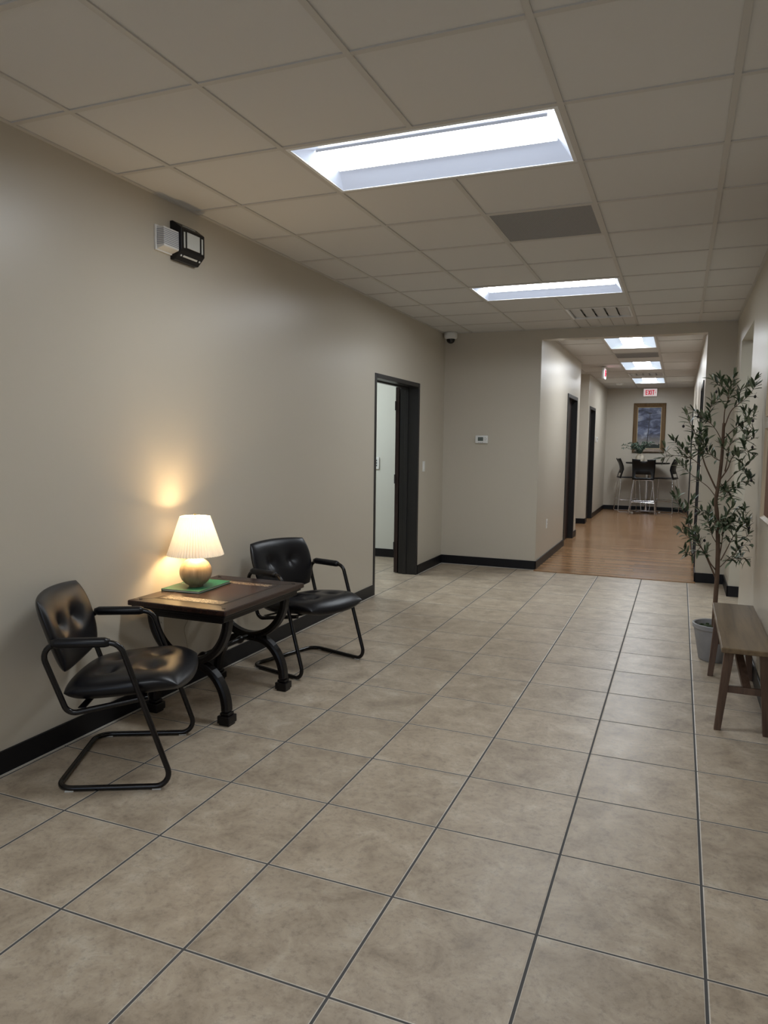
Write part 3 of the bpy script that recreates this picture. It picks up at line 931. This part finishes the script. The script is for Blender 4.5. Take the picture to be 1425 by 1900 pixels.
for sy in (-1, 1):
    e = MB()
    yy = sy * .285
    sp = MB(); sp.box(-.075, .075, yy - .024, yy + .024, .275, .325)
    sp.box(-.055, .055, yy - .03, yy + .03, .29, .312); ef = sp.build('centre_block', M_tleg, tb, bevel=.005)
    for sx in (-1, 1):
        up = [(sx * (.235 * math.sin(k / 14 * PI / 2)), .305 + .245 * (1 - math.cos(k / 14 * PI / 2))) for k in range(15)]
        o = arc_bar('upper_arch', up, .040, .040, tb); o.location.y = yy
        lo = [(sx * (.04 + .185 * math.sin(k / 14 * PI / 2)), .295 - .225 * (1 - math.cos(k / 14 * PI / 2))) for k in range(15)]
        o = arc_bar('leg', lo, .042, .042, tb); o.location.y = yy
        q = MB(); x = sx * .225
        q.box(x - .026, x + .026, yy - .026, yy + .026, .052, .066); q.box(x - .036, x + .036, yy - .036, yy + .036, .010, .050); q.box(x - .030, x + .030, yy - .030, yy + .030, 0, .012)
        q.build('foot', M_tleg, o and tb, bevel=.004)
    q = MB(); q.box(-.255, .255, yy - .02, yy + .02, TZ - .095, TZ - .068); q.build('apron_rail', M_tleg, tb, bevel=.003)
g = MB(); prof = []
for k in range(41):
    y = -.265 + .53 * k / 40
    rr = .014 + .009 * max(0, math.cos((y) / .53 * PI * 6)) ** 3
    prof.append((y, rr))
g.tube([(0, y, .300) for y, _ in prof], [q for _, q in prof], 14); g.build('stretcher', M_tleg, tb, smooth=True)

# green booklet
BKZ = TZ + .0008
bk = thing('green_book', 'thin green hardcover book lying under the table lamp', 'book', (-2.493, 3.352, BKZ), R(4))
mgreen = mat('green_book_cloth', (.008, .080, .045), .45)
g = MB(); g.box(-.118, .118, -.170, .170, .0102, .0125); g.box(-.118, .118, -.170, .170, 0, .0022); g.box(-.118, -.1155, -.170, .170, 0, .0125); g.build('cover', mgreen, bk, bevel=.0008)
g = MB(); g.box(-.115, .113, -.166, .166, .0022, .0102); g.build('pages', mat('page_edge', (.55, .55, .5), .7), bk)

# table lamp
LZ = BKZ + .0128
lamp = thing('table_lamp', 'lit table lamp with white pleated shade and round wooden base', 'lamp', (-2.472, 3.312, LZ))
mball = mat('light_turned_wood', (.4, .3, .18), .42)
co = coords(mball, (26, 26, 2.5)); n1 = noise(mball, co, 1.2, 6, .6, .6)
L(mball, ramp(mball, n1, [(.3, (.23, .165, .095)), (.7, (.42, .32, .20))]), P(mball).inputs['Base Color']); bump(mball, n1, .08, .002)
g = MB(); RB = .0885
pr = [(0, 0), (.040, 0)] + [(RB * math.cos(a_), .082 + .082 * math.sin(a_)) for a_ in [(-62 + k * 6.2) / 180 * PI for k in range(24)]] + [(.018, .162), (0, .162)]
g.lathe(pr, 48); g.build('base', mball, lamp, smooth='all')
mbrass = mat('aged_brass', (.55, .42, .22), .3, 1)
g = MB(); g.lathe([(0, .161), (.016, .161), (.016, .168), (.009, .172), (.009, .20), (.013, .202), (.013, .245), (0, .246)], 20); g.build('socket', mbrass, lamp, smooth=True)
mbulb = emis('glowing_bulb', (1.0, .62, .28), 6)
g = MB(); g.lathe([(.0, .244), (.012, .246), (.018, .280), (.027, .305), (.028, .318), (.022, .335), (.012, .344), (0, .347)], 20); g.build('bulb', mbulb, lamp, smooth=True)
msh = bpy.data.materials.new('pleated_fabric_shade'); msh.use_nodes = True
nt = msh.node_tree; nt.nodes.clear()
out = nt.nodes.new('ShaderNodeOutputMaterial'); df = nt.nodes.new('ShaderNodeBsdfDiffuse'); tl = nt.nodes.new('ShaderNodeBsdfTranslucent'); mx = nt.nodes.new('ShaderNodeMixShader')
df.inputs[0].default_value = (.83, .80, .74, 1); tl.inputs[0].default_value = (.80, .80, .80, 1); mx.inputs[0].default_value = .09
nt.links.new(df.outputs[0], mx.inputs[1]); nt.links.new(tl.outputs[0], mx.inputs[2]); nt.links.new(mx.outputs[0], out.inputs[0])
g = MB(); NP = 56; n = NP * 4; r0, r1, z0, z1 = .149, .079, .178, .392
rings = []
for k in range(9):
    q = k / 8; rr = r0 + (r1 - r0) * q; z = z0 + (z1 - z0) * q
    amp = .0060 * rr / r0 + .001
    rings.append([g.bm.verts.new(((rr + amp * math.cos(i * 2 * PI / 4)) * math.cos(i * 2 * PI / n), (rr + amp * math.cos(i * 2 * PI / 4)) * math.sin(i * 2 * PI / n), z)) for i in range(n)])
for A, B in zip(rings[:-1], rings[1:]):
    for i in range(n): g.bm.faces.new((A[i], A[(i + 1) % n], B[(i + 1) % n], B[i]))
g.build('lamp_shade', msh, lamp, smooth='all')
g = MB()
for k in range(3):
    a_ = k * 2 * PI / 3; g.tube([(0, 0, .385), (.077 * math.cos(a_), .077 * math.sin(a_), .385)], .0015, 6)
g.tube([(.004, 0, .245), (.05, 0, .29), (.042, 0, .36), (.0, 0, .385)], .0015, 6); g.tube([(-.004, 0, .245), (-.05, 0, .29), (-.042, 0, .36), (.0, 0, .385)], .0015, 6)
g.build('harp', mbrass, lamp)
g = MB(); g.sphere((0, 0, .400), .008, n=12); g.tube([(0, 0, .384), (0, 0, .396)], .003, 8); g.build('finial', mbrass, lamp, smooth=True)
ld = bpy.data.lights.new('bulb_light', 'POINT'); ld.energy = LAMP_W; ld.color = (1.0, .71, .38); ld.shadow_soft_size = .05
lo_ = bpy.data.objects.new('bulb_light', ld); C.objects.link(lo_); lo_.parent = lamp; lo_.location = (0, 0, .310)
# cord
mcord = mat('clear_brown_cord', (.42, .36, .28), .35)
g = MB(); pts = [(-2.555, 3.318, LZ + .002), (-2.60, 3.33, LZ + .001), (-2.617, 3.34, .600), (-2.622, 3.37, .50), (-2.60, 3.41, .42), (-2.622, 3.40, .35), (-2.618, 3.42, .24), (-2.61, 3.40, .10), (-2.60, 3.32, .02), (-2.61, 3.25, .12), (-2.62, 3.20, .36)]
def smooth_pts(p, n=6):
    p = [Vector(q) for q in p]; out = []
    for i in range(len(p) - 1):
        a, b_, c_, d_ = p[max(0, i - 1)], p[i], p[i + 1], p[min(len(p) - 1, i + 2)]
        for k in range(n):
            t_ = k / n
            out.append(.5 * ((2 * b_) + (-a + c_) * t_ + (2 * a - 5 * b_ + 4 * c_ - d_) * t_ ** 2 + (-a + 3 * b_ - 3 * c_ + d_) * t_ ** 3))
    out.append(p[-1]); return out
g.tube(smooth_pts(pts), .0022, 6)
cd = g.build('power_cord', mcord, smooth=True); cd.parent = lamp; cd.matrix_parent_inverse = Matrix.Translation(-Vector(lamp.location))

# ------------------------------------------------------------------ bench
bn = thing('wooden_bench', 'narrow brown wooden bench with splayed legs against the right wall', 'bench')
bx0, bx1, by0, by1, bz = .235, .470, 3.88, 5.02, .455
g = MB(); g.box(bx0, bx1, by0, by1, bz - .026, bz); g.build('seat', M_bench, bn, bevel=.004)
cx_ = (bx0 + bx1) / 2
for sy, yt, yb in ((0, by0 + .060, by0 + .105), (1, by1 - .085, by1 - .085)):
    for sx in (-1, 1):
        g = MB(); g.beam((cx_ + sx * .078, yt, bz - .026), (cx_ + sx * .112, yb, 0), .046, .032, up=(0, 1, 0), w2=.032)
        for v in g.bm.verts:
            if v.co.z < .03: v.co.z = 0
            if v.co.z > bz - .04: v.co.z = bz - .026
        g.build('leg', M_benchleg, bn, bevel=.002)
    ys = yt + (yb - yt) * .55
    g = MB(); g.beam((cx_ - .095, ys, .225), (cx_ + .095, ys, .225), .034, .018, up=(0, 1, 0)); g.build('stretcher', M_benchleg, bn, bevel=.002)
    s_ = 1 if sy == 0 else -1
    g = MB(); g.beam((cx_ + .012, ys + s_ * .01, .232), (cx_ - .035, ys + s_ * .22, bz - .028), .040, .020, up=(0, 0, 1)); g.build('brace', M_benchleg, bn, bevel=.002)

# ------------------------------------------------------------------ olive tree
random.seed(11)
OX, OY = .275, 5.33
tree = thing('potted_olive_tree', 'artificial olive tree in a round grey pot beyond the bench', 'plant', (OX, OY, 0))
mpot = mat('matt_grey_pot', (.30, .30, .31), .6)
co = coords(mpot); L(mpot, ramp(mpot, noise(mpot, co, 12, 5), [(.3, (.265, .265, .275)), (.7, (.32, .32, .33))]), P(mpot).inputs['Base Color'])
g = MB(); g.lathe([(0, 0), (.090, 0), (.096, .006), (.134, .218), (.142, .221), (.144, .248), (.138, .251), (.130, .248), (.124, .212), (0, .212)], 48); g.build('pot', mpot, tree, smooth=True)
g = MB(); g.lathe([(0, .222), (.05, .224), (.1, .218), (.1235, .210)], 32)
for v in g.bm.verts: v.co.z += random.uniform(-.004, .006)
for _ in range(60):
    a_, rr = random.uniform(0, 2 * PI), random.uniform(0, .11); x, y = rr * math.cos(a_), rr * math.sin(a_)
    g.sphere((x, y, .222 + random.uniform(0, .008)), random.uniform(.006, .014), random.uniform(.006, .012), .005, 6)
mmoss = mat('dark_moss', (.03, .045, .015), .9)
g.build('moss', mmoss, tree)
mbark = mat('brown_bark', (.1, .06, .035), .75)
co = coords(mbark, (60, 60, 8)); n1 = noise(mbark, co, 1, 6, .7)
L(mbark, ramp(mbark, n1, [(.3, (.060, .034, .020)), (.7, (.16, .095, .058))]), P(mbark).inputs['Base Color']); bump(mbark, n1, .5, .004)
def tp(x, y, dy=0):      # point of the tree seen at this spot of the photograph, dy metres nearer (-) or farther (+)
    p = at_px(x, y, 1, OY + dy); p.x = min(p.x, XR - .045); return p - Vector((OX, OY, 0))
trunk = [tp(1324, 1172), tp(1327, 1120), tp(1331, 1060), tp(1332, 1000), tp(1330, 950), tp(1328, 930), tp(1333, 900), tp(1337, 870), tp(1340, 840), tp(1342, 805), tp(1343, 785)]
g = MB(); g.tube(smooth_pts([Vector((trunk[0].x, 0, .215))] + trunk, 4), [.017 - .008 * k / 44 for k in range(45)], 10); g.build('trunk', mbark, tree, smooth='all')
def branch(pts, r0=.006, r1=.002):
    pp = smooth_pts(pts, 5)
    g = MB(); n = len(pp) - 1; g.tube(pp, [r0 + (r1 - r0) * k / n for k in range(n + 1)], 7); g.build('branch', mbark, tree, smooth='all')
    return pp
B = []
# (pixel path, depth offset at tip, radius, with-leaf-from fraction)
spec = [
 ([(1343, 785), (1345, 760), (1352, 735), (1348, 715)], -.03, .004),
 ([(1352, 745), (1347, 728), (1338, 715), (1336, 703)], .03, .003),
 ([(1342, 800), (1355, 765), (1370, 750), (1388, 735), (1402, 716)], -.02, .004),
 ([(1366, 755), (1369, 735), (1377, 722), (1386, 718)], .06, .002),
 ([(1342, 815), (1360, 798), (1378, 785), (1395, 777), (1408, 765)], .08, .004),
 ([(1348, 835), (1365, 815), (1385, 818), (1400, 812), (1412, 802)], .03, .003),
 ([(1340, 820), (1330, 800), (1318, 785), (1305, 775), (1288, 762)], .05, .003),
 ([(1318, 785), (1316, 770), (1318, 758), (1320, 752)], .02, .002),
 ([(1338, 855), (1326, 850), (1316, 838), (1306, 823)], -.06, .003),
 ([(1330, 910), (1318, 885), (1308, 862), (1303, 845), (1296, 828), (1290, 805), (1280, 785), (1273, 768)], -.02, .006),
 ([(1330, 925), (1315, 905), (1300, 893), (1280, 878), (1262, 862)], .03, .003),
 ([(1300, 865), (1285, 852), (1262, 846), (1245, 846), (1228, 850)], .06, .003),
 ([(1285, 852), (1272, 840), (1264, 830)], .0, .002),
 ([(1303, 850), (1300, 830), (1305, 815)], -.1, .002),
 ([(1336, 890), (1350, 870), (1358, 850), (1375, 835), (1392, 840)], -.06, .005),
 ([(1345, 875), (1350, 850), (1354, 825), (1362, 808)], .0, .005),
 ([(1333, 905), (1350, 893), (1362, 880), (1380, 868), (1393, 855)], -.04, .004),
 ([(1335, 915), (1355, 905), (1372, 895), (1390, 892), (1406, 888)], .05, .003),
 ([(1338, 900), (1348, 905), (1352, 915), (1360, 925)], -.12, .003),
 ([(1332, 920), (1345, 922), (1355, 908), (1368, 905)], -.14, .003),
 # lower tier
 ([(1330, 985), (1342, 968), (1350, 955), (1358, 940)], .05, .003),
 ([(1329, 975), (1318, 962), (1308, 952), (1298, 948)], .08, .002),
 ([(1333, 1085), (1318, 1050), (1305, 1022), (1290, 1000), (1278, 965), (1262, 940), (1252, 925)], .02, .006),
 ([(1330, 1060), (1318, 1045), (1312, 1032), (1300, 1012), (1294, 990)], -.08, .005),
 ([(1290, 1000), (1278, 998), (1270, 990), (1262, 985)], -.03, .002),
 ([(1300, 1015), (1290, 1025), (1282, 1030), (1275, 1028)], -.06, .002),
 ([(1331, 1010), (1322, 995), (1316, 975), (1310, 965)], -.1, .003),
 ([(1332, 1045), (1338, 1015), (1341, 985), (1340, 970)], -.05, .005),
 ([(1340, 975), (1346, 970), (1350, 975)], -.14, .003),
 ([(1331, 990), (1325, 975), (1330, 965), (1336, 968)], -.14, .003),
 ([(1337, 1040), (1348, 1020), (1358, 1000), (1368, 985), (1382, 970), (1395, 965)], .05, .004),
 ([(1362, 995), (1380, 998), (1395, 990), (1405, 975)], .0, .003),
 ([(1336, 1052), (1350, 1038), (1365, 1025), (1378, 1012), (1390, 1012)], -.05, .003),
 ([(1350, 1038), (1365, 1036), (1382, 1036), (1400, 1040)], .02, .002),
]
leafm = []
for nm, a_, b_ in (('dark', (.022, .040, .017), (.052, .085, .036)), ('pale', (.10, .135, .075), (.19, .225, .140))):
    m = mat('olive_leaf_' + nm, a_, .42)
    co = coords(m); L(m, ramp(m, noise(m, co, 22, 3), [(.35, a_), (.65, b_)]), P(m).inputs['Base Color']); leafm.append(m)
LEAF = MB()
def leaf(p, d, up, ln, w_, curl, mi):
    d = d.normalized(); sd = d.cross(up)
    sd = sd.normalized() if sd.length > 1e-4 else d.orthogonal().normalized()
    nn = sd.cross(d)
    prev = None
    for k in range(6):
        q = k / 5; wd = w_ * (math.sin(PI * min(1, q * .94 + .04)) ** .75) * .5
        c_ = p + d * ln * q * (1 - .08 * curl * q) - nn * curl * ln * .32 * q * q
        row_ = [LEAF.bm.verts.new(c_ - sd * wd + nn * wd * .3), LEAF.bm.verts.new(c_), LEAF.bm.verts.new(c_ + sd * wd + nn * wd * .3)]
        if prev:
            for i in (0, 1):
                fc = LEAF.bm.faces.new((prev[i], prev[i + 1], row_[i + 1], row_[i])); fc.material_index = mi; fc.smooth = True
        prev = row_
allb = []
for path, dy, rr in spec:
    n = len(path)
    # branches leave the trunk at its own depth and drift to their own depth
    pts = [tp(x, y, dy * (k / (n - 1)) * 1.15) for k, (x, y) in enumerate(path)]
    allb.append(branch(pts, rr, .0012))
rnd = random.random
for pp in list(allb):
    for k in range(1 + (rnd() < .5)):
        i = int(len(pp) * (.45 + .5 * rnd())); i = min(i, len(pp) - 2)
        t_ = (pp[i + 1] - pp[i]).normalized()
        dd = (t_ * .6 + Vector((rnd() - .5, rnd() - .5, rnd() * .8 - .2)) * 1.6).normalized()
        p0 = pp[i]; l_ = .05 + rnd() * .05
        if (p0 + dd * l_).x > .16: dd.x = -abs(dd.x)
        allb.append(branch([p0, p0 + dd * l_ * .5, p0 + dd * l_ + Vector((0, 0, .008))], .0018, .0009))
for bi, pp in enumerate(allb):
    ln = sum((pp[i + 1] - pp[i]).length for i in range(len(pp) - 1))
    step = .0205; acc = 0; dist = 0; sidea = rnd() * PI
    start = ln * (.42 if ln > .22 else .15)
    for i in range(len(pp) - 1):
        seg = (pp[i + 1] - pp[i]); sl = seg.length; t_ = seg.normalized()
        acc += sl; dist += sl
        while acc > step:
            acc -= step
            if dist < start: continue
            sidea += R(80) + rnd() * .5
            o1 = t_.orthogonal().normalized(); o2 = t_.cross(o1)
            for s in (0, 1):
                if rnd() < .1: continue
                a_ = sidea + s * PI
                out_ = o1 * math.cos(a_) + o2 * math.sin(a_)
                dd = t_ * .75 + out_ * (.75 + rnd() * .35) + Vector((0, 0, .12))
                leaf(pp[i] + t_ * acc, dd, Vector((rnd() - .5, rnd() - .5, 1)), .052 + rnd() * .030, .0145 + rnd() * .005, rnd() * 1.0, 0 if rnd() < .55 else 1)
    for s in range(3):
        leaf(pp[-1], t_ + Vector((rnd() - .5, rnd() - .5, rnd() - .3)) * .9, Vector((rnd() - .5, rnd() - .5, 1)), .05 + rnd() * .02, .016, rnd() * .6, 0 if rnd() < .5 else 1)
for v in LEAF.bm.verts:
    if v.co.x > .195: v.co.x = .195 - (v.co.x - .195) * .2
LEAF.build('foliage', leafm, tree, fix=False)
mol = mat('black_olive', (.012, .008, .012), .3)
for (x, y, dy) in ((1329, 727, 0), (1401, 736, -.03), (1268, 791, -.02), (1295, 773, .04), (1311, 833, -.06), (1396, 830, .0), (1396, 892, .04), (1278, 838, .02), (1397, 781, .04), (1402, 980, 0), (1316, 953, .04), (1307, 1003, -.08), (1291, 957, -.06)):
    g = MB(); c_ = tp(x, y, dy); g.sphere(c_, .0085, .0085, .0105, 12); g.tube([c_ + Vector((0, 0, .009)), c_ + Vector((.008, .004, .028))], .0009, 5); g.build('olive', mol, tree, smooth=True)

# ------------------------------------------------------------------ bar-height table and stools at the corridor end
HTX, HTY, HTZ = -.640, 16.72, 1.095
ht = thing('bar_table', 'round black bar-height table with chrome column at the corridor end', 'table', (HTX, HTY, .008))
g = MB(); g.lathe([(0, HTZ - .03), (.44, HTZ - .03), (.452, HTZ - .022), (.452, HTZ - .004), (.446, HTZ), (0, HTZ)], 48); g.build('tabletop', M_blackp, ht, smooth=True)
g = MB(); g.lathe([(0, .04), (.035, .04), (.035, HTZ - .04), (.12, HTZ - .035), (.12, HTZ - .03), (0, HTZ - .03)], 24); g.build('column', M_chrome, ht, smooth=True)
for k in range(4):
    a_ = R(38) + k * PI / 2
    g = MB(); e_ = Vector((math.cos(a_), math.sin(a_), 0)); g.beam((0, 0, .045), tuple(e_ * .34 + Vector((0, 0, .03))), .05, .025); g.build('leg', M_chrome, ht, bevel=.003)
    g = MB(); g.lathe([(0, 0), (.026, 0), (.026, .018), (0, .02)], 16, at=tuple(e_ * .34)); g.build('glide', M_white, ht)
def stool(label):
    t = thing('bar_stool', label, 'stool', group='black bar stools around the bar table')
    hw = .215; SZ = .765
    for s in (-1, 1):   # sled side frames, local +x = forward
        g = MB(); side = [(.19, s * (hw - .03), SZ - .03), (.245, s * (hw + .05), .011), (-.245, s * (hw + .05), .011), (-.19, s * (hw - .03), SZ - .03)]
        g.tube(fillet(side, .03), .0095, 10); g.build('side_frame', M_chrome, t, smooth=True)
    q = .245 - .055 * .34
    e_ = hw + .024
    g = MB(); g.tube([(-q, -e_, .27), (q, -e_, .27), (q, e_, .27), (-q, e_, .27)], .008, 8, closed=True); g.build('footrest', M_chrome, t, smooth=True)
    for sg in (-1, 1):
        g = MB(); g.tube([(sg * .18, -hw + .03, SZ - .03), (sg * .18, hw - .03, SZ - .03)], .008, 8); g.build('seat_rail', M_chrome, t, smooth=True)
    m = cushion(.225, .225, .020, .014, [], k=.12, n=20); m.bm.transform(Matrix.Translation((0, 0, SZ - .008))); m.build('seat', M_blackp, t, smooth='all')
    # backrest shell with a grip slot; bent profile
    g = MB(); ny, nz = 14, 12
    prof = [(-.215, SZ - .02), (-.225, SZ + .02), (-.205, SZ + .09), (-.18, SZ + .17), (-.19, SZ + .24), (-.215, SZ + .31), (-.245, SZ + .375), (-.262, SZ + .41)]
    gr = []
    for (px_, pz_) in prof:
        rw = []
        for k in range(ny + 1):
            v = -1 + 2 * k / ny
            rw.append(g.bm.verts.new((px_ + .035 * (v * v) * (1 if pz_ > SZ else 0), v * (hw + .018 * (pz_ - SZ) / .4), pz_ - (.014 * (1 - v * v) if pz_ > SZ + .35 else 0))))
        gr.append(rw)
    for i in range(len(prof) - 1):
        for k in range(ny):
            if i == 6 and 5 <= k <= 8: continue          # grip slot
            if i == 1 and 2 <= k <= 11: continue         # open gap above the seat
            g.bm.faces.new((gr[i][k], gr[i][k + 1], gr[i + 1][k + 1], gr[i + 1][k]))
    o = g.build('backrest', M_blackp, t, smooth='all')
    sd = o.modifiers.new('solid', 'SOLIDIFY'); sd.thickness = .012; sd.offset = 0
    return t
s0 = stool('black bar stool with its back to the camera, in front of the bar table')
s0.location = (-.690, 16.24, .008); s0.rotation_euler = (0, 0, PI / 2)
dup(s0, (-1.03, 16.84, .008), R(14), 'black bar stool at the left of the bar table, seen from its side')
dup(s0, (-.27, 16.84, .008), R(166), 'black bar stool at the right of the bar table, partly behind olive leaves')

# vase with eucalyptus
vz = HTZ + .008
vs = thing('cream_vase', 'cream ceramic vase with grey-green foliage on the bar table', 'vase', (-.80, 16.66, vz))
g = MB(); g.lathe([(0, 0), (.076, 0), (.090, .02), (.094, .08), (.086, .128), (.062, .150), (.058, .172), (.068, .185), (.060, .185), (.050, .172), (.050, .15), (0, .14)], 28); g.build('vessel', mat('cream_ceramic', (.58, .52, .42), .35), vs, smooth='all')
random.seed(4)
LEAF = MB()
st = MB()
for k in range(34):
    a_ = random.uniform(0, 2 * PI); out_ = random.uniform(.05, .34) if k > 2 else .38; h_ = random.uniform(.16, .30)
    if k in (0, 1): a_ = PI + random.uniform(-.3, .3)
    pts = smooth_pts([Vector((0, 0, .15)), Vector((out_ * .3 * math.cos(a_), out_ * .3 * math.sin(a_), .13 + h_ * .6)), Vector((out_ * .75 * math.cos(a_), out_ * .75 * math.sin(a_), .13 + h_)), Vector((out_ * math.cos(a_), out_ * math.sin(a_), .13 + h_ * .95))], 6)
    st.tube(pts, .0018, 5)
    for i in range(4, len(pts)):
        for s in (0, 1, 2):
            dd = Vector((random.uniform(-1, 1), random.uniform(-1, 1), random.uniform(-.5, 1)))
            leaf(pts[i], dd, Vector((rnd() - .5, rnd() - .5, 1)), random.uniform(.022, .042), random.uniform(.012, .020), rnd() * .5, random.choice((0, 1, 1)))
st.build('stems', mat('green_stem', (.06, .09, .05), .6), vs)
mgl = [mat('eucalyptus_dark', (.05, .09, .065), .5), mat('eucalyptus_pale', (.17, .23, .18), .5)]
LEAF.build('foliage', mgl, vs, fix=False)
